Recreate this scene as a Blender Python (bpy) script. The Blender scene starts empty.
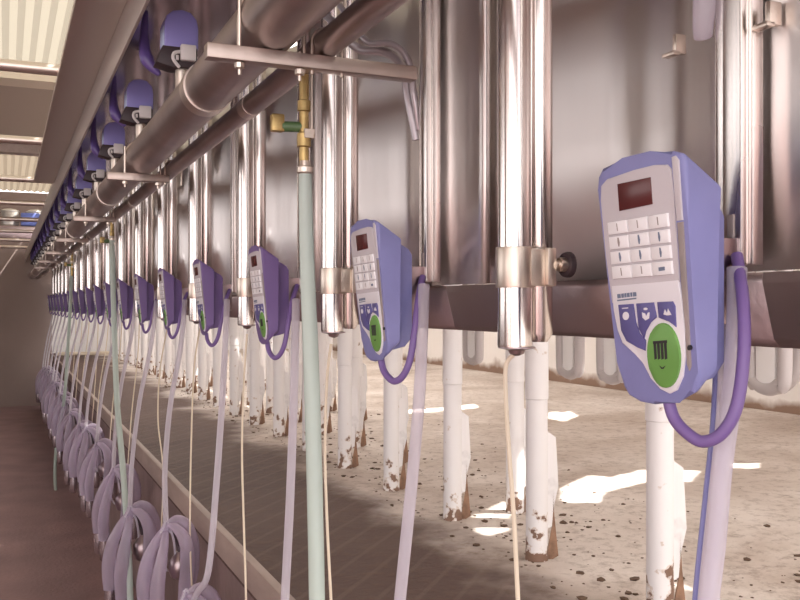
import bpy, bmesh, math, random
from mathutils import Vector, Matrix
random.seed(7)
PI = math.pi
sc = bpy.context.scene
C = sc.collection
# ------------------------------------------------------------------ measuring frame
EYE = 1.62                      # eye height above the pit floor
TH = math.radians(23.7)         # heading of the camera to the right of the row
cT, sT = math.cos(TH), math.sin(TH)
F = 900.0
P = 0.763                       # stall pitch
DECK = EYE - 0.771

def at(x, y, X):
    """point at lateral distance X seen at picture position x,y"""
    k = (x - 400) / F
    dx, dy, dz = k * cT + sT, cT - k * sT, (305 - y) / F
    t = X / dx
    return Vector((X, dy * t, EYE + dz * t))

# ------------------------------------------------------------------ materials
MATS = {}
def mat(name, col, rough=0.5, metal=0.0, bump=0.0, bscale=20, var=0.0, vscale=3, stretch=None,
        trans=0.0, col2=None, spec=0.5, rvar=0.0, alpha=1.0, coat=0.0, detail=4, ramp=(0.35, 0.65)):
    m = bpy.data.materials.new(name); m.use_nodes = True
    nt = m.node_tree; b = nt.nodes['Principled BSDF']
    b.inputs['Base Color'].default_value = (*col, 1)
    b.inputs['Roughness'].default_value = rough
    b.inputs['Metallic'].default_value = metal
    b.inputs['Specular IOR Level'].default_value = spec
    b.inputs['Transmission Weight'].default_value = trans
    b.inputs['Alpha'].default_value = alpha
    b.inputs['Coat Weight'].default_value = coat
    tc = nt.nodes.new('ShaderNodeTexCoord'); mp = nt.nodes.new('ShaderNodeMapping')
    nt.links.new(tc.outputs['Object'], mp.inputs[0])
    if stretch: mp.inputs['Scale'].default_value = stretch
    if col2 or var:
        n = nt.nodes.new('ShaderNodeTexNoise'); n.inputs['Scale'].default_value = vscale; n.inputs['Detail'].default_value = detail
        nt.links.new(mp.outputs[0], n.inputs[0])
        r = nt.nodes.new('ShaderNodeValToRGB')
        r.color_ramp.elements[0].position, r.color_ramp.elements[1].position = ramp
        c2 = col2 or tuple(max(0, c * (1 - var)) for c in col)
        r.color_ramp.elements[0].color = (*col, 1); r.color_ramp.elements[1].color = (*c2, 1)
        nt.links.new(n.outputs[0], r.inputs[0]); nt.links.new(r.outputs[0], b.inputs['Base Color'])
    if rvar:
        n = nt.nodes.new('ShaderNodeTexNoise'); n.inputs['Scale'].default_value = vscale
        nt.links.new(mp.outputs[0], n.inputs[0])
        mr = nt.nodes.new('ShaderNodeMapRange'); mr.inputs[3].default_value = max(0, rough - rvar); mr.inputs[4].default_value = rough + rvar
        mr.inputs[1].default_value = .3; mr.inputs[2].default_value = .7
        nt.links.new(n.outputs[0], mr.inputs[0]); nt.links.new(mr.outputs[0], b.inputs['Roughness'])
    if bump:
        n = nt.nodes.new('ShaderNodeTexNoise'); n.inputs['Scale'].default_value = bscale; n.inputs['Detail'].default_value = detail
        nt.links.new(mp.outputs[0], n.inputs[0])
        bp = nt.nodes.new('ShaderNodeBump'); bp.inputs['Strength'].default_value = bump; bp.inputs['Distance'].default_value = .02
        nt.links.new(n.outputs[0], bp.inputs['Height']); nt.links.new(bp.outputs[0], b.inputs['Normal'])
    MATS[name] = m
    return m

STEELC = (0.64, 0.575, 0.56)
mat('panel_steel', (0.80, 0.755, 0.735), .36, 1, bump=.16, bscale=7, stretch=(1, 1.2, .10), rvar=.06, vscale=6, detail=3)
mat('tube_steel', (0.84, 0.79, 0.76), .20, 1, bump=.03, bscale=4, stretch=(1, 1, .2), detail=1)
mat('pipe_steel', (0.52, 0.44, 0.42), .38, 1, bump=.10, bscale=9, var=.25, vscale=5)
mat('cover_steel', (0.74, 0.66, 0.60), .36, 1, bump=.04, bscale=3, stretch=(1, .3, 1))
mat('dark_steel', (0.36, 0.29, 0.30), .30, 1, bump=.08, bscale=6)
mat('clamp_steel', (0.72, 0.64, 0.56), .36, 1, bump=.02)
mat('blue_plastic', (0.25, 0.26, 0.53), .42, bump=.03, bscale=60, var=.12, vscale=8)
mat('reflection_violet', (0.12, 0.08, 0.27), .3)  # for the blades that stand in for cap reflections
mat('light_toned_housing', (0.19, 0.125, 0.32), .42)  # same blue housing, violet cast of the light put into its colour
mat('face_grey', (0.56, 0.53, 0.56), .5, bump=.03, bscale=80)
mat('face_white', (0.80, 0.79, 0.84), .45)
mat('key_white', (0.86, 0.86, 0.88), .4)
mat('bezel_grey', (0.36, 0.31, 0.30), .45, var=.25, vscale=14)
mat('screen', (0.10, 0.022, 0.022), .25)
mat('ink', (0.03, 0.025, 0.03), .5)
mat('grey_ink', (0.16, 0.20, 0.29), .5)
mat('button_violet', (0.115, 0.105, 0.30), .4)
mat('button_green', (0.155, 0.36, 0.085), .4)
mat('cable_purple', (0.19, 0.12, 0.33), .42)
mat('black_rubber', (0.045, 0.03, 0.035), .5)
mat('white_plastic', (0.72, 0.69, 0.68), .45)
mat('cap_blue', (0.27, 0.25, 0.60), .35)
mat('cap_side', (0.55, 0.66, 0.92), .35)
mat('brass', (0.55, 0.40, 0.17), .4, .8, var=.3, vscale=40)
mat('green_handle', (0.075, 0.14, 0.055), .45)
mat('cord_cream', (0.72, 0.63, 0.50), .6)
mat('kerb', (0.40, 0.31, 0.27), .6, var=.3, vscale=6, stretch=(1, .3, 1), bump=.2, bscale=30)
mat('pit_floor', (0.36, 0.23, 0.225), .6, col2=(0.27, 0.175, 0.175), vscale=2.5, bump=.25, bscale=40)
mat('riser', (0.26, 0.18, 0.17), .6, var=.3, vscale=3, bump=.2, bscale=20)
mat('end_wall', (0.33, 0.255, 0.23), .8, var=.15, vscale=.8, bump=.1, bscale=6)
mat('roof_brown', (0.46, 0.38, 0.31), .7)
mat('blue_box', (0.14, 0.19, 0.52), .5)
mat('bin_steel', (0.68, 0.66, 0.62), .35, .6)
mat('bright_paint', (0.90, 0.90, 0.90), .6)
mat('teat_steel', (0.60, 0.56, 0.60), .2, 1)

for nm, an in (('panel_steel', .85), ('tube_steel', .6), ('channel_steel', .7)):
    if nm not in MATS: mat('channel_steel', (0.84, 0.80, 0.77), .27, 1, bump=.05, bscale=5, stretch=(1, 1, .2), rvar=.06)
    nt = MATS[nm].node_tree; b = nt.nodes['Principled BSDF']; b.inputs['Anisotropic'].default_value = an; b.inputs['Anisotropic Rotation'].default_value = .25
    tg = nt.nodes.new('ShaderNodeTangent'); tg.direction_type = 'RADIAL'; tg.axis = 'Z'; nt.links.new(tg.outputs[0], b.inputs['Tangent'])
def hose_mat(name, col, tint, mixv, rough=.18):
    m = bpy.data.materials.new(name); m.use_nodes = True
    nt = m.node_tree; b = nt.nodes['Principled BSDF']; out = nt.nodes['Material Output']
    b.inputs['Base Color'].default_value = (*col, 1); b.inputs['Roughness'].default_value = rough
    b.inputs['Subsurface Weight'].default_value = 0
    t = nt.nodes.new('ShaderNodeBsdfTransparent'); t.inputs[0].default_value = (*tint, 1)
    tl = nt.nodes.new('ShaderNodeBsdfTranslucent'); tl.inputs[0].default_value = (*col, 1)
    m1 = nt.nodes.new('ShaderNodeMixShader'); m1.inputs[0].default_value = .35
    nt.links.new(b.outputs[0], m1.inputs[1]); nt.links.new(tl.outputs[0], m1.inputs[2])
    lw = nt.nodes.new('ShaderNodeLayerWeight'); lw.inputs[0].default_value = .35
    mr = nt.nodes.new('ShaderNodeMapRange'); mr.inputs[3].default_value = mixv; mr.inputs[4].default_value = 0
    nt.links.new(lw.outputs['Facing'], mr.inputs[0])
    mx = nt.nodes.new('ShaderNodeMixShader')
    nt.links.new(mr.outputs[0], mx.inputs[0]); nt.links.new(m1.outputs[0], mx.inputs[1]); nt.links.new(t.outputs[0], mx.inputs[2])
    nt.links.new(mx.outputs[0], out.inputs[0]); MATS[name] = m
hose_mat('milk_hose', (0.78, 0.74, 0.81), (.95, .94, .98), .50)
hose_mat('liner_hose', (0.68, 0.60, 0.73), (.95, .92, .97), .60, .10)
hose_mat('mint_hose', (0.68, 0.78, 0.73), (.9, .97, .94), .10)

def deck_mat():
    m = mat('deck_concrete', (0.5, 0.4, 0.33), .75)
    nt = m.node_tree; b = nt.nodes['Principled BSDF']
    tc = nt.nodes.new('ShaderNodeTexCoord')
    def noise(scale, detail, rough=.5, dist=0):
        n = nt.nodes.new('ShaderNodeTexNoise'); n.inputs['Scale'].default_value = scale; n.inputs['Detail'].default_value = detail
        n.inputs['Roughness'].default_value = rough; n.inputs['Distortion'].default_value = dist
        nt.links.new(tc.outputs['Object'], n.inputs[0]); return n
    n1 = noise(1.3, 6, .6, .6); n2 = noise(22, 8, .75)
    r1 = nt.nodes.new('ShaderNodeValToRGB')
    e = r1.color_ramp.elements; e[0].position = .34; e[0].color = (.52, .44, .385, 1); e[1].position = .66; e[1].color = (.76, .70, .655, 1)
    nt.links.new(n1.outputs[0], r1.inputs[0])
    # dark strip along the kerb: shade painted into the deck colour
    sep = nt.nodes.new('ShaderNodeSeparateXYZ'); nt.links.new(tc.outputs['Object'], sep.inputs[0])
    ad = nt.nodes.new('ShaderNodeMath'); ad.operation = 'MULTIPLY_ADD'
    n3 = noise(1.6, 5, .6); nt.links.new(n3.outputs[0], ad.inputs[0]); ad.inputs[1].default_value = .9
    nt.links.new(sep.outputs[0], ad.inputs[2])
    mr = nt.nodes.new('ShaderNodeMapRange'); mr.interpolation_type = 'SMOOTHSTEP'
    mr.inputs[1].default_value = 1.62; mr.inputs[2].default_value = 1.95
    nt.links.new(ad.outputs[0], mr.inputs[0])
    r3 = nt.nodes.new('ShaderNodeValToRGB'); e = r3.color_ramp.elements
    e[0].position = .3; e[0].color = (.080, .046, .040, 1); e[1].position = .7; e[1].color = (.125, .078, .066, 1)
    nt.links.new(n1.outputs[0], r3.inputs[0])
    # faint diagonal grip grooves scored in the concrete
    mp = nt.nodes.new('ShaderNodeMapping'); mp.inputs['Rotation'].default_value = (0, 0, math.radians(43)); nt.links.new(tc.outputs['Object'], mp.inputs[0])
    wv = nt.nodes.new('ShaderNodeTexWave'); wv.inputs['Scale'].default_value = 3.2; wv.inputs['Distortion'].default_value = .3
    nt.links.new(mp.outputs[0], wv.inputs[0])
    rw = nt.nodes.new('ShaderNodeValToRGB'); e = rw.color_ramp.elements
    e[0].position = .90; e[0].color = (0, 0, 0, 1); e[1].position = .98; e[1].color = (.10, .10, .10, 1); nt.links.new(wv.outputs[0], rw.inputs[0])
    mw = nt.nodes.new('ShaderNodeMixRGB'); mw.inputs[2].default_value = (.36, .28, .24, 1)
    nt.links.new(rw.outputs[0], mw.inputs[0]); nt.links.new(r3.outputs[0], mw.inputs[1])
    mx0 = nt.nodes.new('ShaderNodeMixRGB'); nt.links.new(mr.outputs[0], mx0.inputs[0])
    nt.links.new(mw.outputs[0], mx0.inputs[1]); nt.links.new(r1.outputs[0], mx0.inputs[2])
    r2 = nt.nodes.new('ShaderNodeValToRGB'); e = r2.color_ramp.elements
    e[0].position = .50; e[0].color = (0, 0, 0, 1); e[1].position = .68; e[1].color = (.5, .5, .5, 1)
    nt.links.new(n2.outputs[0], r2.inputs[0])
    mx = nt.nodes.new('ShaderNodeMixRGB'); mx.inputs[2].default_value = (.15, .09, .06, 1)
    nt.links.new(r2.outputs[0], mx.inputs[0]); nt.links.new(mx0.outputs[0], mx.inputs[1])
    nt.links.new(mx.outputs[0], b.inputs['Base Color'])
    bp = nt.nodes.new('ShaderNodeBump'); bp.inputs['Strength'].default_value = .45; bp.inputs['Distance'].default_value = .03
    nt.links.new(n2.outputs[0], bp.inputs['Height']); nt.links.new(bp.outputs[0], b.inputs['Normal'])
    mr2 = nt.nodes.new('ShaderNodeMapRange'); mr2.inputs[3].default_value = .62; mr2.inputs[4].default_value = .85
    b.inputs['Specular IOR Level'].default_value = .2
    nt.links.new(mr.outputs[0], mr2.inputs[0]); nt.links.new(mr2.outputs[0], b.inputs['Roughness'])
deck_mat()

def post_mat():
    m = mat('post_paint', (.8, .78, .76), .5)
    nt = m.node_tree; b = nt.nodes['Principled BSDF']
    tc = nt.nodes.new('ShaderNodeTexCoord'); oi = nt.nodes.new('ShaderNodeObjectInfo')
    vm = nt.nodes.new('ShaderNodeVectorMath'); vm.operation = 'ADD'
    nt.links.new(tc.outputs['Object'], vm.inputs[0])
    cmb = nt.nodes.new('ShaderNodeVectorMath'); cmb.operation = 'SCALE'; cmb.inputs[0].default_value = (31, 17, 0)
    nt.links.new(oi.outputs['Random'], cmb.inputs['Scale']); nt.links.new(cmb.outputs[0], vm.inputs[1])
    n = nt.nodes.new('ShaderNodeTexNoise'); n.inputs['Scale'].default_value = 26; n.inputs['Detail'].default_value = 4
    nt.links.new(vm.outputs[0], n.inputs[0])
    sep = nt.nodes.new('ShaderNodeSeparateXYZ'); nt.links.new(tc.outputs['Object'], sep.inputs[0])
    # rust and chipping: grows near the foot (z is measured from the foot)
    mr = nt.nodes.new('ShaderNodeMapRange'); mr.inputs[1].default_value = .0; mr.inputs[2].default_value = .22
    mr.inputs[3].default_value = .26; mr.inputs[4].default_value = .01
    nt.links.new(sep.outputs[2], mr.inputs[0])
    ad = nt.nodes.new('ShaderNodeMath'); nt.links.new(n.outputs[0], ad.inputs[0]); nt.links.new(mr.outputs[0], ad.inputs[1])
    r = nt.nodes.new('ShaderNodeValToRGB'); e = r.color_ramp.elements
    e[0].position = .745; e[0].color = (.84, .825, .83, 1); e[1].position = .755; e[1].color = (.22, .13, .09, 1)
    x = r.color_ramp.elements.new(.69); x.color = (.84, .825, .83, 1); x = r.color_ramp.elements.new(.74); x.color = (.62, .52, .44, 1)
    nt.links.new(ad.outputs[0], r.inputs[0]); nt.links.new(r.outputs[0], b.inputs['Base Color'])
post_mat()

def skylight_mat(name, col, k):
    m = bpy.data.materials.new(name); m.use_nodes = True
    nt = m.node_tree; nt.nodes.remove(nt.nodes['Principled BSDF']); out = nt.nodes['Material Output']
    t = nt.nodes.new('ShaderNodeBsdfTranslucent'); t.inputs[0].default_value = (*[c * k for c in col], 1)
    d = nt.nodes.new('ShaderNodeBsdfDiffuse'); d.inputs[0].default_value = (*col, 1)
    mx = nt.nodes.new('ShaderNodeMixShader'); mx.inputs[0].default_value = .35
    nt.links.new(t.outputs[0], mx.inputs[1]); nt.links.new(d.outputs[0], mx.inputs[2]); nt.links.new(mx.outputs[0], out.inputs[0])
    MATS[name] = m
skylight_mat('skylight', (.70, .64, .52), .25)
skylight_mat('skylight_dull', (.60, .50, .38), .22)
skylight_mat('added_sheet', (.95, .92, .88), .9)  # for the skylight sheets added over the deck

def wall_right_mat():
    m = mat('white_wall', (.82, .78, .74), .7)
    nt = m.node_tree; b = nt.nodes['Principled BSDF']
    tc = nt.nodes.new('ShaderNodeTexCoord'); sep = nt.nodes.new('ShaderNodeSeparateXYZ'); nt.links.new(tc.outputs['Object'], sep.inputs[0])
    n = nt.nodes.new('ShaderNodeTexNoise'); n.inputs['Scale'].default_value = 2.5; n.inputs['Detail'].default_value = 6
    nt.links.new(tc.outputs['Object'], n.inputs[0])
    ad = nt.nodes.new('ShaderNodeMath'); ad.operation = 'MULTIPLY_ADD'; ad.inputs[1].default_value = .35
    nt.links.new(n.outputs[0], ad.inputs[0]); nt.links.new(sep.outputs[2], ad.inputs[2])
    r = nt.nodes.new('ShaderNodeValToRGB'); e = r.color_ramp.elements
    e[0].position = .22; e[0].color = (.28, .18, .13, 1); e[1].position = .30; e[1].color = (.88, .84, .81, 1)
    nt.links.new(ad.outputs[0], r.inputs[0]); nt.links.new(r.outputs[0], b.inputs['Base Color'])
wall_right_mat()

# ------------------------------------------------------------------ mesh helpers
def bx(bm, lo, hi, bev=0, seg=2, mi=0):
    g = bmesh.ops.create_cube(bm, size=1)
    vs = g['verts']
    for v in vs:
        v.co = Vector(((lo[i] + hi[i]) / 2 + v.co[i] * (hi[i] - lo[i])) for i in range(3))
    fs = list({f for v in vs for f in v.link_faces})
    for f in fs: f.material_index = mi
    if bev:
        es = list({e for v in vs for e in v.link_edges})
        bmesh.ops.bevel(bm, geom=es, offset=bev, segments=seg, affect='EDGES', profile=.5)

def smooth_path(pts, n=6):
    pts = [Vector(p) for p in pts]
    if len(pts) < 3: return pts
    out = []
    for i in range(len(pts) - 1):
        p0 = pts[max(i - 1, 0)]; p1 = pts[i]; p2 = pts[i + 1]; p3 = pts[min(i + 2, len(pts) - 1)]
        for j in range(n):
            t = j / n
            out.append(.5 * ((2 * p1) + (-p0 + p2) * t + (2 * p0 - 5 * p1 + 4 * p2 - p3) * t * t + (-p0 + 3 * p1 - 3 * p2 + p3) * t ** 3))
    out.append(pts[-1]); return out

def tube(bm, pts, r, seg=14, caps=True, mi=0):
    pts = [Vector(p) for p in pts]; n = len(pts)
    rs = list(r) if isinstance(r, (list, tuple)) else [r] * n
    if len(rs) != n:
        rs = [rs[min(int(i * (len(rs) - 1) / (n - 1)), len(rs) - 2)] * (1 - (i * (len(rs) - 1) / (n - 1)) % 1) +
              rs[min(int(i * (len(rs) - 1) / (n - 1)) + 1, len(rs) - 1)] * ((i * (len(rs) - 1) / (n - 1)) % 1) if i < n - 1 else rs[-1] for i in range(n)]
    t0 = (pts[1] - pts[0]).normalized()
    up = Vector((0, 1, 0)) if abs(t0.y) < .9 else Vector((0, 0, 1))
    nrm = (up - t0 * up.dot(t0)).normalized()
    rings = []
    for i, p in enumerate(pts):
        t = ((pts[min(i + 1, n - 1)] - pts[max(i - 1, 0)])).normalized()
        nrm = (nrm - t * nrm.dot(t)).normalized(); bi = t.cross(nrm)
        rings.append([bm.verts.new(p + (nrm * math.cos(a) + bi * math.sin(a)) * rs[i]) for a in [2 * PI * k / seg for k in range(seg)]])
    for i in range(n - 1):
        for k in range(seg):
            f = bm.faces.new((rings[i][k], rings[i][(k + 1) % seg], rings[i + 1][(k + 1) % seg], rings[i + 1][k])); f.material_index = mi
    if caps:
        f = bm.faces.new(rings[0][::-1]); f.material_index = mi
        f = bm.faces.new(rings[-1]); f.material_index = mi

def lathe(bm, base, prof, seg=20, axis='z'):
    """prof: list of (radius, height) along axis"""
    pts = []; rs = []
    base = Vector(base); d = {'z': Vector((0, 0, 1)), 'x': Vector((1, 0, 0)), 'y': Vector((0, 1, 0))}[axis]
    rings = []
    u = Vector((1, 0, 0)) if axis != 'x' else Vector((0, 1, 0)); v = d.cross(u)
    for r, h in prof:
        r = max(r, 1e-4)
        rings.append([bm.verts.new(base + d * h + (u * math.cos(a) + v * math.sin(a)) * r) for a in [2 * PI * k / seg for k in range(seg)]])
    for i in range(len(prof) - 1):
        for k in range(seg):
            bm.faces.new((rings[i][k], rings[i][(k + 1) % seg], rings[i + 1][(k + 1) % seg], rings[i + 1][k]))
    bm.faces.new(rings[0][::-1]); bm.faces.new(rings[-1])

def prism(bm, loop, d, bev=0, seg=2, back=None):
    """loop: 3D points (planar); extruded by vector d; back: function moving the far ring"""
    d = Vector(d)
    a = [bm.verts.new(Vector(p)) for p in loop]
    b = [bm.verts.new((back(Vector(p)) if back else Vector(p) + d)) for p in loop]
    f0 = bm.faces.new(a); f1 = bm.faces.new(b[::-1])
    n = len(a)
    for i in range(n): bm.faces.new((a[i], b[i], b[(i + 1) % n], a[(i + 1) % n]))
    if bev:
        bmesh.ops.bevel(bm, geom=list(f0.edges), offset=bev, segments=seg, affect='EDGES', profile=.5)

def obj(name, bm, mats, parent=None, ang=35, **props):
    bmesh.ops.recalc_face_normals(bm, faces=bm.faces[:])
    me = bpy.data.meshes.new(name); bm.to_mesh(me); bm.free()
    for p in me.polygons: p.use_smooth = True
    me.set_sharp_from_angle(angle=math.radians(ang))
    if not isinstance(mats, (list, tuple)): mats = [mats]
    PENDING.append((me, mats))
    o = bpy.data.objects.new(name, me); C.objects.link(o)
    if parent: o.parent = parent
    for k, v in props.items(): o[k] = v
    return o

PENDING = []
def B(): return bmesh.new()
def origin(o, p):
    """move the object's origin to p (world), keeping the mesh in place; top-level meshes only"""
    p = Vector(p); o.data.transform(Matrix.Translation(-p)); o.location = p; return o

def thing(name, label, cat, loc=(0, 0, 0), group=None):
    o = bpy.data.objects.new(name, None); C.objects.link(o); o.location = loc
    o['label'] = label; o['category'] = cat
    if group: o['group'] = group
    return o
def tag(o, label, cat, group=None):
    o['label'] = label; o['category'] = cat
    if group: o['group'] = group
    return o
def rebase(root, loc):
    """parts were built in world coordinates: shift their meshes so that they sit under the root at loc"""
    loc = Vector(loc); root.location = loc
    seen = set()
    def go(o):
        for ch in o.children:
            if ch.type == 'MESH' and ch.data.name not in seen:
                ch.data.transform(Matrix.Translation(-loc)); seen.add(ch.data.name)
            go(ch)
    go(root)
def dup(root, loc, label, group=None):
    r = root.copy(); C.objects.link(r); r.location = loc; r['label'] = label
    if group: r['group'] = group
    for ch in list(root.children):
        c = ch.copy(); C.objects.link(c); c.parent = r
        for g in list(ch.children):
            d = g.copy(); C.objects.link(d); d.parent = c
    return r
ORD = ['nearest', 'second', 'third', 'fourth', 'fifth', 'sixth', 'seventh', 'eighth', 'ninth', 'tenth', 'eleventh', 'twelfth',
       'thirteenth', 'fourteenth', 'fifteenth', 'sixteenth', 'seventeenth', 'eighteenth', 'nineteenth', 'twentieth',
       'twenty-first', 'twenty-second', 'twenty-third', 'twenty-fourth', 'twenty-fifth']
def ordn(i, what, tail, end='near end of the row'):
    if i == 0: return f'{what}, the nearest one, {tail}'
    return f'{what}, {ORD[i]} from the {end}, {tail}'

# ------------------------------------------------------------------ the setting
ZR = EYE + 1.80                  # roof
YE = 15.42                       # end of the deck
XK = 0.66                        # deck edge
XW = 5.10                        # white wall
def struct(name, bm, m, **k):
    o = obj(name, bm, m, **k); o['kind'] = 'structure'; return o
bm = B(); bx(bm, (-6, -4, -.1), (XK + .02, 17, 0)); struct('floor', bm, 'pit_floor')
bm = B(); bx(bm, (XK + .03, -4, DECK - .12), (XW + .2, YE, DECK)); struct('floor', bm, 'deck_concrete')
bm = B(); bx(bm, (XK + .03, -4, -.05), (XK + .2, YE, DECK - .12)); struct('wall_pit', bm, 'riser')
bm = B(); bx(bm, (XK, -4, DECK - .075), (XK + .028, YE, DECK + .012), .004); struct('trim_1', bm, 'kerb')
bm = B(); bx(bm, (XW, -4, DECK), (XW + .2, 17, DECK + 1.15)); o = struct('wall_right', bm, 'white_wall'); origin(o, (XW, 0, DECK))
bm = B(); bx(bm, (-6, 15.6, -.05), (XK + .10, 15.8, ZR)); bx(bm, (XK + .10, 15.6, EYE + .35), (XW + .2, 15.8, ZR)); struct('wall_far', bm, 'end_wall')
bm = B(); bx(bm, (-6.2, -4, -.05), (-6, 15.8, 1.35)); bx(bm, (-6.2, -4, 3.15), (-6, 15.8, ZR))
for a, b in ((-4, -2.5), (1.2, 2.9), (4.6, 4.75), (6.9, 7.05), (9.2, 9.35), (11.0, 15.8)): bx(bm, (-6.2, a, 1.35), (-6, b, 3.15))  # unseen window openings, placed for the streaks they reflect in the steel
struct('wall_left', bm, 'end_wall')
# roof with its translucent sheets
bm = B()
bx(bm, (-6.2, -1.0, ZR), (-.9, 15.8, ZR + .05)); bx(bm, (-.9, 7.6, ZR), (.75, 11.0, ZR + .05))
struct('ceiling', bm, 'roof_brown')
def ribbed(x0, x1, y0, y1, z, pitch=.09, amp=.012):
    bm = B(); n = int((x1 - x0) / pitch * 4)
    pr = None
    for i in range(n + 1):
        x = x0 + (x1 - x0) * i / n; zz = z + amp * math.sin(i * PI / 2) 
        c = (bm.verts.new((x, y0, zz)), bm.verts.new((x, y1, zz)))
        if pr: bm.faces.new((pr[0], c[0], c[1], pr[1]))
        pr = c
    return bm
struct('window_1', ribbed(-.9, .75, -1, 7.5, ZR + .02), 'skylight')
struct('window_2', ribbed(-.9, .75, 11.1, 15.6, ZR + .02), 'skylight_dull')
# unseen roof over the deck, its openings shaped to cast the sun patches
sun_d = Vector((.62, -.30, 1.0))     # towards the sun
sh = sun_d * (ZR - DECK)
def blob(px):
    q = []
    for a, b in zip(px, px[1:] + px[:1]):
        for j in range(3):
            t = j / 3; w = 0 if j == 0 else 1
            q.append((a[0] + (b[0] - a[0]) * t + random.uniform(-3, 3) * w, a[1] + (b[1] - a[1]) * t + random.uniform(-1, 1) * w))
    px = q
    pts = []
    for x, y in px:
        k = (x - 400) / F; dz = (305 - y) / F; t = (DECK - EYE) / dz
        pts.append(Vector(((k * cT + sT) * t + sh.x, (cT - k * sT) * t + sh.y, ZR)))
    return pts
SKX0, SKX1 = 1.3, 3.3
holes = [blob([(561, 489), (590, 475), (612, 478), (640, 470), (700, 471), (690, 482), (650, 481), (605, 492), (597, 503), (565, 502)]),
         blob([(474, 516), (505, 501), (512, 508), (506, 520), (509, 529), (489, 536), (476, 531)]),
         blob([(385, 412), (435, 408), (474, 404), (476, 408), (436, 412), (392, 416)]),
         blob([(548, 413), (570, 411), (578, 416), (566, 421), (550, 419)]),
         blob([(728, 463), (760, 463), (758, 468), (730, 468)]),
         blob([(677, 594), (690, 588), (692, 602), (678, 606)])]
bm = B()
def loop_edges(pts):
    vs = [bm.verts.new(p) for p in pts]
    for i in range(len(vs)): bm.edges.new((vs[i], vs[(i + 1) % len(vs)]))
loop_edges([(.75, -4, ZR), (9.5, -4, ZR), (9.5, 15.8, ZR), (.75, 15.8, ZR)])
for h in holes: loop_edges(h)
loop_edges([(SKX0, -3.5, ZR), (SKX1, -3.5, ZR), (SKX1, 1.2, ZR), (SKX0, 1.2, ZR)])
loop_edges([(SKX0, 5.6, ZR), (SKX1, 5.6, ZR), (SKX1, 14, ZR), (SKX0, 14, ZR)])
bmesh.ops.triangle_fill(bm, edges=bm.edges[:], use_beauty=True)
struct('ceiling', bm, 'roof_brown')  # unseen roof over the deck, there to cast the sun patches
struct('added_skylight_1', ribbed(SKX0, SKX1, -3.5, 1.2, ZR + .03), 'added_sheet')  # unseen skylight added to brighten the white wall and deck
struct('added_skylight_2', ribbed(SKX0, SKX1, 5.6, 14, ZR + .03), 'added_sheet')  # second added skylight, same purpose farther along
# purlins
bm = B(); bx(bm, (-6, 7.35, ZR - .10), (.75, 7.62, ZR - .005)); struct('trim_2', bm, 'cord_cream')
bm = B(); bx(bm, (-6, 10.9, ZR - .10), (.75, 11.1, ZR - .005)); struct('trim_3', bm, 'kerb')

# bright low barrier that closes the far end of the deck, and its step
bm = B(); bx(bm, (XK + .03, 15.44, DECK - .12), (XW, 15.5, EYE + .35)); tag(obj('end_gate', bm, 'bright_paint'), 'bright white sheet closing the far end of the cow platform', 'gate')
bm = B(); bx(bm, (XK + .05, 14.6, DECK), (2.4, 14.7, DECK + .05), .01); tag(obj('end_sill', bm, 'cord_cream'), 'low cream bar lying across the far end of the platform', 'sill')

# ------------------------------------------------------------------ splash panels (one per stall)
XP = .73
Y0 = .736
NU = 19
def panel():
    root = thing('splash_panel', '', 'panel')
    prof = [(.0, .80), (.0, .036), (.006, .026), (.030, -.030), (.032, -.044), (.075, -.046)]
    # plan line of the sheet: curved recess, then the flat lap
    plan = []
    for i in range(61):
        t = i / 60; y = Y0 + .02 + t * .565
        plan.append((XP + .02 + .085 * max(0, math.sin(PI * t)) ** .8 + .0028 * math.sin(t * 23) * math.sin(PI * t), y))
    plan.append((XP + .019, Y0 + .64))
    def sheet(pl, z_rows, inset=0):
        bm = B(); pr = None
        for x, y in pl:
            col = [bm.verts.new((x + dx * (1 if True else 0), y, EYE + z)) for dx, z in z_rows]
            if pr:
                for i in range(len(col) - 1): bm.faces.new((pr[i], col[i], col[i + 1], pr[i + 1]))
            pr = col
        return bm
    up = [(0, .80), (0, .5), (0, .25), (0, .036)]
    o = obj('curved_sheet', sheet(plan, up), 'panel_steel', root, ang=60)
    s = o.modifiers.new('t', 'SOLIDIFY'); s.thickness = .0015; s.offset = 1
    flat = [(XP + .008, Y0 + .575), (XP - .002, Y0 + .585), (XP, Y0 + .60), (XP, Y0 + .70), (XP, Y0 + P + .015)]
    o = obj('flat_sheet', sheet(flat, up), 'panel_steel', root, ang=60)
    s = o.modifiers.new('t', 'SOLIDIFY'); s.thickness = .0015; s.offset = 1
    bm = B(); pr = None
    for y in (Y0, Y0 + P - .001):
        col = [bm.verts.new((XP + .024 + dx, y, EYE + z)) for dx, z in [(.10, .038), (.0, .034), (.0, .024), (.016, -.036), (.024, -.045), (.10, -.047)]]
        if pr:
            for i in range(len(col) - 1): bm.faces.new((pr[i], col[i], col[i + 1], pr[i + 1]))
        pr = col
    o = obj('bottom_rail', bm, 'dark_rail', root, ang=50)
    s = o.modifiers.new('t', 'SOLIDIFY'); s.thickness = .002; s.offset = 1
    rebase(root, (XP, Y0, EYE - .045)); return root
mat('dark_rail', (0.40, 0.32, 0.32), .45, 1, bump=.1, bscale=30, var=.15, vscale=3)
p0 = panel()
p0.location.y -= P
p0['label'] = 'flat lit stainless panel at the right edge beside the big milk meter'; p0['group'] = 'stainless splash panels'
for i in range(NU):
    dup(p0, (XP, Y0 + i * P, EYE - .045), ordn(i, 'curved stainless splash panel', 'behind the milk meters'))

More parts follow.
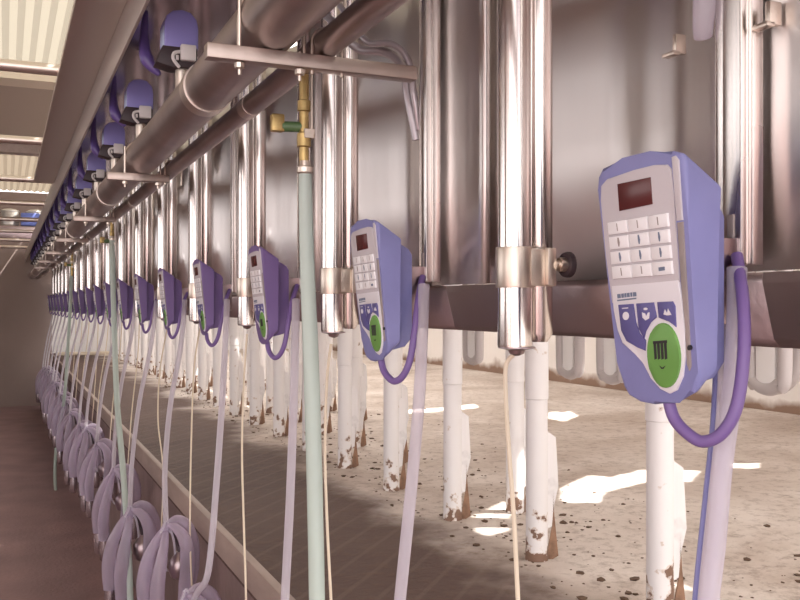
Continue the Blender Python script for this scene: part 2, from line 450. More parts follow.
# ------------------------------------------------------------------ channel strips that carry the meters
def channel():
    root = thing('channel_strip', '', 'strip', group='stainless channel strips behind the milk meters')
    bm = B()
    H0, H1 = EYE + .042, EYE + .80
    bx(bm, (.700, Y0 - .022, H0), (.712, Y0 + .005, H1), .002)
    bx(bm, (.706, Y0 + .004, H0), (.716, Y0 + .022, H1), .002)
    bx(bm, (.712, Y0 - .026, H0), (.7275, Y0 + .026, H1), .001)
    obj('channel', bm, 'channel_steel', root)
    bm = B(); bx(bm, (.6985, Y0 - .012, EYE + .062), (.7003, Y0 - .006, EYE + .085), .0004); obj('slot', bm, 'white_plastic', root)
    bm = B(); bx(bm, (.698, Y0 - .013, EYE + .055), (.7001, Y0 - .005, EYE + .095), .0004); obj('latch', bm, 'bezel_grey', root)
    rebase(root, (.71, Y0, EYE + .042)); return root
ch0 = channel(); ch0['label'] = 'tall stainless channel strip right behind the big milk meter with the keypad'
for i in range(1, NU):
    dup(ch0, (.71, Y0 + i * P, EYE + .042), ordn(i, 'stainless channel strip', 'carrying a milk meter'))

# ------------------------------------------------------------------ vertical steel tubes with clamp
def steel_tube():
    root = thing('steel_tube_post', '', 'post', group='stainless tube posts between the milk meters')
    X, Y = .65, 1.083
    bm = B(); lathe(bm, (X, Y, EYE - .058), [(.024, 0), (.0245, .004), (.0235, .07), (.0235, .845)], 28); obj('front_tube', bm, 'tube_steel', root)
    bm = B(); lathe(bm, (X + .042, Y + .004, EYE - .052), [(.012, 0), (.019, .012), (.019, .84)], 24); obj('rear_tube', bm, 'tube_steel', root)
    bm = B(); lathe(bm, (X + .003, Y, EYE - .071), [(.003, 0), (.010, .003), (.012, .008), (.026, .011), (.026, .013)], 24); obj('end_cap', bm, 'dark_steel', root)
    bm = B(); lathe(bm, (X, Y, EYE + .024), [(.0262, 0), (.0268, .002), (.0268, .054), (.0262, .056)], 28)
    bx(bm, (X + .005, Y - .024, EYE + .026), (X + .046, Y - .0165, EYE + .078), .002)
    c = obj('clamp', bm, 'clamp_steel', root)
    bm = B(); bx(bm, (X + .034, Y - .032, EYE + .026), (X + .048, Y - .022, EYE + .079), .002); obj('clamp_plate', bm, 'clamp_steel', c)
    bm = B(); lathe(bm, (X + .046, Y - .030, EYE + .056), [(.006, 0), (.006, .006), (.010, .006), (.010, .020), (.006, .021)], 12, 'x'); obj('bolt', bm, 'clamp_steel', c)
    bm = B(); lathe(bm, (X + .062, Y - .030, EYE + .056), [(.017, 0), (.018, .003), (.018, .008), (.015, .010)], 20, 'x'); obj('rubber_disc', bm, 'black_rubber', c)
    rebase(root, (X, Y, EYE - .071)); return root
st0 = steel_tube(); st0['label'] = 'shiny stainless tube post with clamp between the two nearest milk meters'
for i in range(1, NU - 1):
    dup(st0, (.65, 1.083 + i * P, EYE - .071), ordn(i, 'shiny stainless tube post', 'standing between milk meters'))

# ------------------------------------------------------------------ milk meters
XT, XB, HT, HB = .585, .612, .146, -.104
def facept(x, y, lift=0):
    """point of the tilted front face seen at x,y on the nearest meter"""
    k = (x - 400) / F; d = Vector((k * cT + sT, cT - k * sT, (305 - y) / F))
    m = (XT - XB) / (HT - HB)          # X = XB + m*(z-HB)
    t = (XB - m * HB) / (d.x - m * d.z)
    p = d * t; n = Vector((-1, 0, m)).normalized()
    return p + Vector((0, 0, EYE)) + n * lift
NF = Vector((-1, 0, (XT - XB) / (HT - HB))).normalized()
def face_poly(px, lift, depth, m, name, parent, bev=.0006, **k):
    bm = B(); prism(bm, [facept(x, y, lift) for x, y in px], -NF * depth, bev, 2)
    return obj(name, bm, m, parent, ang=30, **k)
def ell(cx, cy, rx, ry, n=28, tilt=0):
    return [(cx + rx * math.cos(a) * math.cos(tilt) - ry * math.sin(a) * math.sin(tilt), cy + rx * math.cos(a) * math.sin(tilt) + ry * math.sin(a) * math.cos(tilt)) for a in [2 * PI * i / n for i in range(n)]]
def stroke(px, w, lift, depth):
    bm = B()
    for poly in px:
        prism(bm, [facept(x, y, lift) for x, y in poly], -NF * depth)
    return bm
def milk_meter():
    root = thing('milk_meter', '', 'milk meter', group='milk meters along the stalls')
    # housing: blue rim around the face, then the deeper body behind it
    out = [(598, 190), (596, 176), (601, 166), (622, 158), (650, 151), (672, 147.5), (681, 150), (684, 158), (688, 220), (693, 300), (698, 372), (698, 388), (694, 396),
           (680, 403), (655, 408), (640, 405), (628, 398), (622, 388), (617, 362), (610, 300), (603, 235)]
    def back(p):
        h = p.z - EYE
        q = Vector(p); q.x = .631
        if h > .09: q.z -= .030 * (h - .09) / .056
        if h < -.05: q.z += .028 * (-.05 - h) / .054
        return q
    bm = B(); prism(bm, [facept(x, y) for x, y in out], (0, 0, 0), .007, 4, back)
    body = obj('housing', bm, 'blue_plastic', root, ang=40)
    body['tint'] = 1
    bm = B()
    loop = [(.630, .118), (.662, .100), (.6685, .090), (.6685, -.058), (.655, -.074), (.630, -.080)]
    prism(bm, [(x, Y0 - .034, EYE + z) for x, z in loop], (0, .08, 0), .004, 2)
    obj('rear_housing', bm, 'blue_plastic', root, ang=35)['tint'] = 1
    bm = B(); bx(bm, (.666, Y0 - .02, EYE - .02), (.7005, Y0 + .02, EYE + .07), .002); obj('mounting_bracket', bm, 'dark_steel', root)
    # grey face with rounded top, white lower part with the bulge around the green button
    face_poly([(602, 200), (602, 186), (608, 179), (635, 170), (655, 165), (668, 164.5), (672, 169), (675, 200), (680, 276), (681, 296), (613, 303), (607, 255)],
              .0015, .004, 'face_grey', 'face_plate', root, .001)
    face_poly([(613, 286), (680, 280), (683, 300), (686, 330), (686.5, 355), (684, 376), (678, 390), (671, 393.5), (662, 389), (652, 378), (645, 362), (637, 353), (624, 343), (619, 330), (615, 310)],
              .0022, .004, 'face_white', 'lower_face', root, .001)
    face_poly([(619, 184), (652, 177), (654, 204), (621, 211)], .0024, .003, 'screen', 'display', root, .0003, label='dark red display window')
    # key pad 4 x 3
    for r in range(4):
        for c in range(3):
            u0, u1 = c / 3 + .012, (c + 1) / 3 - .012; v0, v1 = r / 4 + .02, (r + 1) / 4 - .02
            def q(u, v):
                xa, ya = 609.5 + 5.5 * v, 221.5 + 58.5 * v; xb, yb = 670.5 + 5.5 * v, 211.5 + 63.5 * v
                return (xa + (xb - xa) * u, ya + (yb - ya) * u)
            key = face_poly([q(u0, v0), q(u1, v0), q(u1, v1), q(u0, v1)], .0042, .004, 'key_white', 'key', root, .0006)
            um, vm = (u0 + u1) / 2, (v0 + v1) / 2
            def g(du, dv): return q(um + du, vm + dv)
            kx = r * 3 + c
            if kx < 3 or kx in (9, 10): poly = [[g(-.008, -.07), g(.006, -.07), g(.010, .06), g(-.002, .06)]]
            elif kx == 11: poly = [[g(-.05, -.02), g(.05, -.025), g(.05, .035), g(-.05, .04)]]
            else: poly = [[g(-.010, -.08), g(.010, -.08), g(.022, .0), g(.012, .07), g(-.004, .07), g(-.012, 0)]]
            obj('numeral', stroke(poly, 0, .0045, .0006), 'bezel_grey' if kx in (0, 1, 2, 3, 9, 10) else 'grey_ink', key)
    # small worn logo (an outline scribble on the white part)
    lg = []
    for x, w in ((619, 3.2), (623, 2.4), (626, 2.0), (628.6, 2.6), (632, 1.8), (634.5, 3.4)):
        yb = 299 - (x - 619) * .12
        lg.append([(x, yb - 5), (x + w, yb - 5.4), (x + w + .4, yb - 1.2), (x + .4, yb - .8)])
    lg.append([(619, 299.6), (638, 297.4), (638.2, 298.8), (619.2, 301)])
    obj('logo', stroke(lg, 0, .0025, .0006), 'grey_ink', root)
    # three violet soft keys
    b1 = face_poly([(620.5, 304.5), (635.5, 303.5), (638, 322), (642, 333), (648, 340), (647.5, 350.5), (640, 347), (629, 341), (623.5, 330)], .0036, .003, 'button_violet', 'soft_key', root, .0008)
    b2 = face_poly([(638.5, 303.2), (656, 302), (659, 317), (653, 322), (648, 331), (646.5, 338), (641, 328)], .0036, .003, 'button_violet', 'soft_key', root, .0008)
    b3 = face_poly([(659.5, 301.8), (675, 301), (677.5, 306), (678.5, 327), (672, 320.5), (661, 317.5)], .0036, .003, 'button_violet', 'soft_key', root, .0008)
    obj('symbol', stroke([ell(628.7, 315.5, 3.2, 4.2, 12), [(625, 307.5), (631, 307), (631, 308), (625, 308.5)]], 0, .0040, .0006), 'face_white', b1)
    obj('symbol', stroke([[(645, 312), (648, 313), (649, 316), (651, 312), (652.5, 312), (652, 318), (648.5, 320), (645.5, 317)], ell(648.5, 308.5, 2, 1.3, 10)], 0, .0040, .0006), 'face_white', b2)
    obj('symbol', stroke([[(666.5, 314), (668, 309), (670, 313), (671, 308), (674.5, 314.5), (670, 315)]], 0, .0040, .0006), 'face_white', b3)
    gb = face_poly(ell(667, 355, 16, 32.5, 32, -.07), .0050, .004, 'button_green', 'green_button', root, .0012, label='oval green start button')
    teat = [[(x, 342 + (x - 657) * .04), (x + 2.6, 342), (x + 3.4, 358), (x + 1.2, 359)] for x in (657.5, 661, 664.5, 668)]
    teat.append([(657, 340.5), (671, 339.5), (671.2, 342.2), (657.2, 343.2)])
    teat.append([(663.5, 365), (666.5, 367), (669.5, 364.8), (667.5, 368.2), (665.5, 368.2)])
    obj('symbol', stroke(teat, 0, .0054, .0006), 'ink', gb)
    # brown-grey latch strip on the near edge of the face
    face_poly([(672.5, 157), (676, 155.5), (679.5, 160), (683.5, 220), (677.5, 221), (674.5, 175)], .0018, .004, 'face_grey', 'latch_strip', root, .001)
    face_poly([(677.8, 222.5), (683.8, 221.5), (688.5, 300), (691.8, 366), (690, 371), (687.5, 364), (686.5, 330), (682, 280)], .0016, .004, 'bezel_grey', 'latch_strip', root, .001)
    face_poly(ell(691, 347.5, 1.6, 2.6, 10), .0028, .003, 'ink', 'screw', root, 0)
    # cable that loops from the underside up into the channel
    bm = B()
    w = [(.618, 398, 668), (.619, 418, 674), (.622, 433, 687), (.628, 441.5, 703), (.636, 433, 722), (.645, 405, 737), (.655, 350, 744), (.668, 300, 743), (.684, 270, 739), (.693, 256, 737)]
    pts = [at(x, y, X) for X, y, x in w]
    tube(bm, smooth_path(pts, 6), .0062, 14)
    obj('cable_loop', bm, 'cable_purple', root, label='purple cable loop hanging below the meter')
    rebase(root, (.64, Y0, EYE - .104)); return root
m0 = milk_meter(); m0['label'] = 'big blue milk meter at right with keypad and oval green button'
LIGHT_TONED = []
mm_lab = {1: 'second milk meter, its keypad seen at a slant, left of the big one',
          2: 'third milk meter, mostly its side showing, toned violet for the light on it, right of the centre tube post',
          3: 'fourth milk meter, a side toned violet for the light on it, with a thin cable loop below'}
PM = .764
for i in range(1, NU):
    r = dup(m0, (.64, Y0 + i * PM, EYE - .104), mm_lab.get(i, ordn(i, 'milk meter toned violet for the light on it', 'hanging in the far row')))
    if i > 1: LIGHT_TONED += [c for c in r.children if 'tint' in c]

# ------------------------------------------------------------------ milk hoses, cords
def hose_line(name, pts, r, m, label, cat, group, n=8, seg=12):
    bm = B(); tube(bm, smooth_path(pts, n), r, seg)
    o = obj(name, bm, m); origin(o, pts[0]); return tag(o, label, cat, group)
KN = []                                      # where each cluster hangs
for i in range(NU):
    y = 3.28 + (i - 4) * .79 if i < 6 else 4.86 + (i - 6) * P
    KN.append(Vector((.50 + random.uniform(-.015, .015), y, EYE - .86 + random.uniform(-.05, .05))))
KN[4] = at(166, 523, .53); KN[5] = at(130, 508, .50)
GH = 'lavender milk hoses hanging from the meters'
GC = 'thin cream cords hanging from the tube posts'
hose_px = {0: [(737, 268, .685), (736, 340, .675), (731, 400, .665), (722, 470, .655), (716, 540, .645), (709, 600, .635), (703, 680, .62), (690, 800, .58)],
           1: [(424, 285, .68), (422, 340, .665), (419, 400, .65), (412, 480, .635), (405, 550, .62), (400, 600, .61), (393, 680, .59), (385, 760, .56)],
           2: [(296, 300, .67), (295, 350, .65), (293, 420, .63), (290, 500, .61), (287, 560, .60), (285, 600, .59), (282, 680, .56)],
           3: [(227, 300, .67), (225, 350, .65), (221, 420, .62), (216, 490, .59), (211, 550, .57), (206, 580, .55), (195, 598, .53), (188, 640, .51)]}
for i in range(NU):
    if i in hose_px: pts = [at(*q) for q in hose_px[i]]
    else:
        a = Vector((.675, Y0 + i * P - .06, EYE + .02)); k = KN[i]
        pts = [a, a.lerp(k, .12) + Vector((-.01, .0, -.10)), a.lerp(k, .42) + Vector((-.02, .05, -.08)), a.lerp(k, .75) + Vector((-.015, .05, -.04)), k]
    hose_line('milk_hose', pts, .0102, 'milk_hose', ordn(i, 'lavender translucent milk hose', 'hanging straight down'), 'hose', GH)
# the second clear hose beside the nearest one, with dark graduation marks
pts = [at(*q) for q in [(727, 268, .70), (727, 340, .69), (724, 420, .68), (716, 500, .67), (706, 600, .65), (700, 700, .63)]]
o = hose_line('clear_hose', pts, .0085, 'milk_hose', 'clear hose with a blue edge close behind the nearest lavender hose', 'hose', None)
bm = B(); tube(bm, smooth_path([p + Vector((-.006, .009, 0)) - Vector(pts[0]) for p in pts], 6), .0028, 8)
obj('blue_stripe', bm, 'blue_plastic', o, label='blue stripe along the hose')
bm = B()
for yy in (272, 281, 290, 300, 309, 318, 328, 338, 348, 358, 366):
    tube(bm, [at(725 + (.3 if yy < 330 else 0), yy, .690) - Vector(pts[0]), at(725, yy + 4.5, .690) - Vector(pts[0])], .0022, 6)
obj('graduation', bm, 'ink', o, label='dark marks up the clear hose')

cords = [[(514, 354, .65), (506, 366, .645), (506, 400, .64), (509, 450, .63), (514, 520, .62), (518, 600, .61), (524, 700, .6)],
         [(331, 344, .65), (327, 380, .64), (325, 450, .63), (327, 520, .62), (331, 600, .61), (335, 680, .6)],
         [(247, 334, .65), (244, 380, .64), (242, 450, .63), (244, 530, .61), (246, 600, .60), (246, 660, .59)],
         [(200, 328, .65), (194, 370, .64), (191, 450, .63), (190, 530, .61), (192, 590, .59), (196, 650, .58)],
         [(168, 324, .65), (160, 370, .64), (158, 420, .63), (163, 470, .62), (161, 540, .60), (158, 600, .58)]]
for i in range(13):
    if i < len(cords): pts = [at(*q) for q in cords[i]]
    else:
        a = Vector((.65, 1.083 + i * P, EYE - .075)); jx = random.uniform(-.03, .02)
        pts = [a, a + Vector((-.01 + jx * .3, -.02, -.2)), a + Vector((-.03 + jx, .02, -.5)), a + Vector((-.06 + jx, -.02, -.85))]
    hose_line('hanging_cord', pts, .0032, 'cord_cream', ordn(i, 'thin cream cord', 'hanging from a tube post'), 'cord', GC, seg=8)

# ------------------------------------------------------------------ mint wash lines
XM = .50
mint = [[(305, 172, .50), (307, 260, .50), (311, 360, .50), (314, 460, .50), (317, 600, .495), (318, 720, .49)],
        [(112, 240, .50), (114, 320, .50), (117, 400, .50), (123, 470, .495), (129, 560, .49), (131, 640, .485)],
        [(72, 262, .50), (69, 330, .50), (64, 400, .485), (57, 440, .44), (55, 480, .41), (60, 520, .41), (68, 560, .42)]]
ml = ['thick mint green hose hanging from the valve with the green handle', 'mint green hose left of the fourth meter, reaching down among the clusters', 'farthest mint green hose at the left, beside the tangle of purple tubes']
for i, q in enumerate(mint):
    pts = [at(*w) for w in q]
    bm = B(); tube(bm, smooth_path(pts, 8), [.0118, .0135, .0142, .0142, .0142, .0142] if i == 0 else .0135, 18)
    o = obj('wash_hose', bm, 'mint_hose'); origin(o, pts[0]); tag(o, ml[i], 'hose', 'mint green wash hoses')
    bm = B(); lathe(bm, (0, 0, -.004), [(.0125, 0), (.015, .003), (.015, .012), (.011, .014), (.0095, .024)], 16)
    obj('hose_clip', bm, 'clamp_steel', o)
# valves under the smaller pipe
XPB, HPB, RPB = .5013, EYE + .4435, .0235
def valve():
    root = thing('wash_valve', '', 'valve', group='wash valves under the smaller pipe')
    V = at(304, 175, .50)
    bm = B()
    lathe(bm, (V.x, V.y, V.z), [(.009, 0), (.009, .05), (.013, .052), (.013, .075), (.009, .078), (.009, .115), (.012, .117), (.012, .135), (.009, .137), (.009, HPB - RPB - V.z + .004)], 14)
    obj('stem', bm, 'brass', root)
    bm = B()
    a = Vector((V.x - .002, V.y + .002, V.z + .088)); b = a + Vector((-.034, .012, .0))
    tube(bm, [a, b], .0095, 14); obj('handle', bm, 'green_handle', root, label='dark green handle')
    bm = B(); bx(bm, (b.x - .022, b.y - .008, b.z - .010), (b.x + .002, b.y + .010, b.z + .022), .003); obj('elbow', bm, 'brass', root)
    bm = B(); bx(bm, (V.x + .012, V.y - .003, V.z + .066), (V.x + .016, V.y + .003, V.z + .21)); bx(bm, (V.x - .004, V.y - .016, V.z + .066), (V.x + .016, V.y - .011, V.z + .082)); bx(bm, (V.x + .012, V.y - .016, V.z + .066), (V.x + .016, V.y + .0, V.z + .074))
    obj('hook_strap', bm, 'clamp_steel', root)
    rebase(root, V); return root, V
v0, VL = valve(); v0['label'] = 'brass wash valve with a dark green handle above the mint hose'
dup(v0, (VL.x, at(112, 240, .5).y, VL.z), 'small brass wash valve far down the pipe above the second mint hose')
dup(v0, (VL.x, at(72, 262, .5).y, VL.z), 'smallest brass wash valve farthest down the pipe above the third mint hose')

# ------------------------------------------------------------------ long pipes and brackets
XPA, HPA, RPA = .405, EYE + .4726, .0526
def long_pipe(x, z, r, name, label):
    t = thing(name, label, 'pipe', (x, 0, z))
    bm = B(); tube(bm, [(0, -.6, 0), (0, 15.58, 0)], r, 40); obj('pipe', bm, 'pipe_steel', t)
    for k in range(8):
        bm = B(); yy = 1.95 + k * 2.0; tube(bm, [(0, yy, 0), (0, yy + .05, 0)], r * 1.06, 40)
        obj('joint_sleeve', bm, 'cover_steel', t)
    return t
long_pipe(XPA, HPA, RPA, 'milk_line', 'thick dull steel pipe running the whole row below the blue caps')
long_pipe(XPB, HPB, RPB, 'wash_line', 'thinner dull steel pipe running beside and below the thick pipe')

def bracket():
    root = thing('pipe_bracket', '', 'bracket', group='cross brackets under the pipes')
    Y = 1.452; zt = EYE + .42
    bm = B(); bx(bm, (.295, Y - .016, zt - .024), (.664, Y + .012, zt), .002); obj('bar', bm, 'bar_steel', root)
    for x in (.350, .452):
        bm = B(); tube(bm, [(x, Y - .004, zt - .045), (x, Y - .004, zt + (.085 if x < .4 else .004))], .003, 8)
        h = obj('hanger_rod', bm, 'clamp_steel', root)
        bm = B(); lathe(bm, (x, Y - .004, zt - .036), [(.004, 0), (.0085, .002), (.0085, .010), (.0045, .012)], 8); obj('nut', bm, 'clamp_steel', h)
    for x, r, z in ((XPA, RPA, HPA), (XPB, RPB, HPB)):
        bm = B(); tube(bm, [(x + (r + .003) * math.cos(a), Y + .0, z + (r + .003) * math.sin(a)) for a in [PI * k / 12 for k in range(13)]], .003, 8)
        tube(bm, [(x + r + .003, Y, z), (x + r + .003, Y, zt - .03)], .003, 8); tube(bm, [(x - r - .003, Y, z), (x - r - .003, Y, zt - .03)], .003, 8)
        obj('u_bolt', bm, 'clamp_steel', root)
    rebase(root, (.5, Y, zt - .024)); return root
mat('bar_steel', (0.50, 0.42, 0.38), .42, 1, bump=.1, bscale=20, var=.15, vscale=10)
br0 = bracket(); br0['label'] = 'steel cross bar under both pipes in the upper centre, hanging rods through it'
for i in range(1, 7):
    r = dup(br0, (.5, 1.452 + i * 2 * P, EYE + .396), ordn(i, 'short steel pipe bracket', 'crossing under both pipes', 'near end'))
    for c in r.children:
        if c.name.startswith('bar'): c.scale.x = .52; c.location.x = -.0984

# ribbed flexible hoses looping over the smaller pipe to the panels (upper centre)
def ribbed_hose(pts, r, label, m='hose_steel', n=10):
    sp = smooth_path(pts, n); dense = []
    for i in range(len(sp) - 1):
        for j in range(2): dense.append(sp[i].lerp(sp[i + 1], j / 2))
    dense.append(sp[-1])
    rs = [r * (1 + .07 * (i % 2)) for i in range(len(dense))]
    bm = B(); tube(bm, dense, rs, 14); o = obj('ribbed_hose', bm, m); origin(o, pts[0]); return tag(o, label, 'hose', 'grey ribbed hoses at the top')
mat('hose_steel', (0.50, 0.46, 0.49), .3, .5)
ribbed_hose([at(*q) for q in [(318, 8, .62), (335, 24, .63), (348, 40, .64), (362, 50, .66), (385, 52, .68), (402, 66, .69), (409, 100, .70), (417, 140, .715)]], .0085, 'grey ribbed hose running over the cross bar to the right')
ribbed_hose([at(*q) for q in [(340, 6, .62), (352, 22, .63), (368, 42, .65), (392, 44, .67), (408, 60, .69), (414, 95, .70), (419, 130, .715)]], .006, 'thinner grey ribbed hose above the other one')
# glass sight tube stub at the top right and two small steel hooks on the panel
bm = B(); p = at(705, -20, .70)
tube(bm, smooth_path([p, at(704, 12, .70), at(703, 30, .702), at(703.5, 37, .705)], 5), [.013, .012, .011, .010], 18)
o = obj('glass_tube', bm, 'milk_hose'); origin(o, p); tag(o, 'clear rounded glass tube end hanging at the top right beside the channel strip', 'tube')
for nm, (x, y) in (('small steel hook on the panel left of the glass tube', (677, 46)), ('small steel hook on the flat panel at the top right corner', (770, 16))):
    q = at(x, y, XP - .008) if x > 755 else at(x, y, .765)
    bm = B()
    bx(bm, (q.x - .010, q.y - .010, q.z - .012), (q.x + .006, q.y - .003, q.z + .012), .001)
    bx(bm, (q.x - .014, q.y - .010, q.z - .014), (q.x - .003, q.y + .012, q.z - .009), .001)
    o = obj('panel_hook', bm, 'clamp_steel'); origin(o, q); tag(o, nm, 'hook', 'steel hooks on the panels')

# ------------------------------------------------------------------ pulsators with blue caps on the thick pipe
def pulsator():
    root = thing('pulsator', '', 'pulsator', group='blue capped pulsators above the thick pipe')
    X, Y, Z = .410, 2.34, EYE + .652
    prof = [(-.040, 0), (-.040, .055), (-.034, .072), (-.020, .084), (.002, .088), (.022, .083), (.036, .068), (.040, .05), (.040, 0)]
    bm = B(); prism(bm, [(X + x * 1.06, Y - .03, Z + z * 1.1) for x, z in prof], (0, .075, 0), .004, 3); obj('cap', bm, 'cap_blue', root, ang=50)
    bm = B(); bx(bm, (X - .0425, Y - .026, Z + .002), (X - .0395, Y + .04, Z + .055), .001); obj('side_band', bm, 'cap_side', root, label='pale blue side strip')
    bm = B(); prism(bm, [(X - .046, Y - .03, Z + .002), (X + .04, Y - .03, Z + .002), (X + .04, Y - .03, Z - .045), (X - .02, Y - .03, Z - .052), (X - .062, Y - .03, Z - .042)], (0, .06, 0), .003, 2)
    obj('base', bm, 'black_rubber', root)
    bm = B(); bx(bm, (X - .004, Y - .046, Z - .034), (X + .034, Y - .028, Z + .006), .003); lathe(bm, (X - .012, Y - .036, Z - .034), [(.004, 0), (.004, .012)], 10); c = obj('connector', bm, 'white_plastic', root)
    bm = B(); tube(bm, smooth_path([(X - .004, Y - .036, Z - .012), (X - .02, Y - .038, Z - .018), (X - .022, Y - .038, Z - .034), (X - .006, Y - .03, Z - .05)], 5), .0045, 8); obj('nipple', bm, 'white_plastic', c)
    bm = B(); lathe(bm, (X + .005, Y, Z - .10), [(.016, 0), (.016, .06)], 16); obj('stub', bm, 'clamp_steel', root)
    rebase(root, (X, Y, Z - .10)); return root, Vector((X, Y, Z - .10))
u0, UL = pulsator(); u0['label'] = 'biggest blue capped pulsator at the top left above the thick pipe'
for i in range(-1, 0):
    dup(u0, UL + Vector((0, i * P, 0)), 'blue capped pulsator just above the frame, nearest to the camera')
for i in range(1, 17):
    dup(u0, UL + Vector((0, i * P, 0)), ordn(i, 'blue capped pulsator', 'sitting on the thick pipe'))
# violet blades standing in for the caps' reflections in the hood
def cap_mirror():
    X, Y, Z = .355, 2.50, EYE + .655
    bm = B(); tube(bm, smooth_path([(X - .004, Y + .02, Z + .145), (X - .008, Y + .02, Z + .07), (X - .002, Y + .01, Z + .01), (X + .030, Y, Z - .030)], 7), [.006, .013, .019, .006], 12)
    o = obj('cap_reflection', bm, 'reflection_violet'); origin(o, (X, Y, Z)); return o, Vector((X, Y, Z))
t0, TL = cap_mirror(); tag(t0, 'violet reflection of the biggest blue cap, built as a blade', 'tube', 'violet reflections beside the blue caps')
for i in range(1, 16):
    o = t0.copy(); C.objects.link(o); o.location = TL + Vector((0, i * P, 0)); o['label'] = ordn(i, 'violet cap reflection', 'built as a blade beside a blue cap')

# ------------------------------------------------------------------ hood above the pulsators
hd = thing('steel_hood', 'long stainless hood above the blue caps at the upper left', 'hood', (.3, 0, EYE + .8))
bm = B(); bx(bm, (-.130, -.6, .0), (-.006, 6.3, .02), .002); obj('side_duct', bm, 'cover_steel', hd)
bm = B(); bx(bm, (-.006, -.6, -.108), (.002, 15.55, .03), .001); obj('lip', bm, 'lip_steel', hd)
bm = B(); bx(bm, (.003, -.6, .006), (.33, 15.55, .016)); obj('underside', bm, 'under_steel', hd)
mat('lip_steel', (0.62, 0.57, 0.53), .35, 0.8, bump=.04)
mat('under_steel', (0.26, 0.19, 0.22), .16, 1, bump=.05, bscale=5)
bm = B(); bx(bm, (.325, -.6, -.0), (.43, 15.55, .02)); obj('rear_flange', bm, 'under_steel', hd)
# cross tubes spanning the pit
for i in range(8):
    y = 3.42 + i * 1.526
    bm = B(); tube(bm, [(-2.4, y, EYE + .835), (.30, y, EYE + .835)], .021, 14)
    o = obj('cross_tube', bm, 'cover_steel'); origin(o, (0, y, EYE + .835))
    tag(o, ordn(i, 'steel tube spanning the pit', 'below the roof sheets', 'camera'), 'tube', 'steel cross tubes above the pit')

# ------------------------------------------------------------------ clusters
def cluster():
    root = thing('milking_cluster', '', 'milking cluster', group='milking clusters hanging along the pit wall')
    bm = B(); lathe(bm, (.0, 0, -.035), [(.008, 0), (.018, .008), (.020, .02), (.013, .034), (.010, .045)], 14); obj('claw', bm, 'liner_hose', root)
    bm = B(); lathe(bm, (.045, -.01, -.20), [(.012, 0), (.030, .012), (.038, .035), (.036, .065), (.022, .085), (.010, .10)], 16); obj('bowl', bm, 'dark_steel', root)
    bm = B(); tube(bm, smooth_path([(.045, -.01, -.10), (.03, -.005, -.05), (.004, 0, -.01)], 5), .006, 8); obj('bowl_tube', bm, 'black_rubber', root)
    ends = []
    L = [[(0, 0, -.01), (-.030, .01, -.055), (-.062, .02, -.13), (-.075, .02, -.21), (-.070, .02, -.30)],
         [(0, 0, -.01), (-.012, -.03, -.07), (-.030, -.05, -.15), (-.040, -.055, -.23), (-.036, -.05, -.32)],
         [(.004, 0, .0), (.040, .01, .012), (.078, .02, -.020), (.098, .02, -.09), (.098, .02, -.17), (.090, .02, -.24)],
         [(.004, 0, -.004), (.030, -.03, -.01), (.058, -.05, -.05), (.066, -.055, -.12), (.060, -.05, -.21), (.05, -.05, -.27)]]
    for k, q in enumerate(L):
        bm = B(); tube(bm, smooth_path(q, 7), [.008, .016, .023, .026, .025, .018][:len(q)], 14)
        t = obj('liner_tube', bm, 'liner_hose', root)
        e = Vector(q[-1])
        bm = B(); lathe(bm, e + Vector((0, 0, -.10)), [(.014, 0), (.021, .01), (.024, .06), (.022, .10), (.012, .11)], 12); obj('teat_cup', bm, 'teat_steel', t)
    bm = B(); tube(bm, smooth_path([(.0, .0, .0), (.02, -.02, -.04), (.03, -.01, -.12), (.01, .01, -.17), (-.02, 0, -.12)], 6), .004, 8); obj('pulse_tube', bm, 'milk_hose', root)
    for dx in (-.01, .012):
        bm = B(); tube(bm, smooth_path([(0, -.004, .018), (dx, -.012, -.006), (dx * 2.2, -.014, -.026)], 4), .0035, 8); obj('pulse_tube', bm, 'milk_hose', root)
    return root
cl0 = cluster()
for i in range(3, NU):
    if i == 3:
        r = cl0; r.location = at(186, 594, .51); r['label'] = 'lavender milking cluster cut by the bottom edge, nearest to the camera'
    else: r = dup(cl0, KN[i] - Vector((0, 0, .005)), ordn(i - 3, 'lavender milking cluster', 'hanging on its hose'))
    r.rotation_euler.z = random.uniform(-.25, .25)
    if i > 4:
        s = random.uniform(.95, 1.2); r.scale = (s, s, s)

# ------------------------------------------------------------------ white stall posts on the platform
def stall_post():
    root = thing('stall_post', '', 'post')
    bm = B(); lathe(bm, (0, 0, .0), [(.035, 0), (.033, .04), (.033, .485), (.0355, .488), (.0355, .90), (.0355, 1.0)], 24); obj('pipe', bm, 'post_paint', root)
    bm = B()
    for k in range(1):
        a = -.35
        c = Vector((math.cos(a), math.sin(a), 0))
        q = [c * .048, c * .066 + Vector((0, 0, .01)), c * .062 + Vector((0, 0, .05)), c * .054 + Vector((0, 0, .13)), c * .050 + Vector((0, 0, .20)), c * .047 + Vector((0, 0, .10)), c * .036 + Vector((0, 0, .04)), c * .034]
        w = [c * .030 + Vector((0, 0, .09)), c * .046 + Vector((0, 0, .10)), c * .052 + Vector((0, 0, .16)), c * .066 + Vector((0, 0, .22)), c * .062 + Vector((0, 0, .30)), c * .058 + Vector((0, 0, .37)), c * .030 + Vector((0, 0, .39))]
        n = Vector((-c.y, c.x, 0)) * .006
        prism(bm, [p - n / 2 for p in q], n)
        b2 = B(); prism(b2, [p - n / 2 for p in w], n); obj('flange', b2, 'post_flange', root)
    obj('foot_rib', bm, 'rust', root, label='rusty brown rib at the foot')
    return root
mat('post_flange', (.84, .82, .82), .5, var=.25, vscale=12, ramp=(.55, .7))
mat('rust', (0.34, 0.20, 0.13), .8, var=.4, vscale=40)
sp = stall_post(); XS = 1.477
first = True; n1 = 0
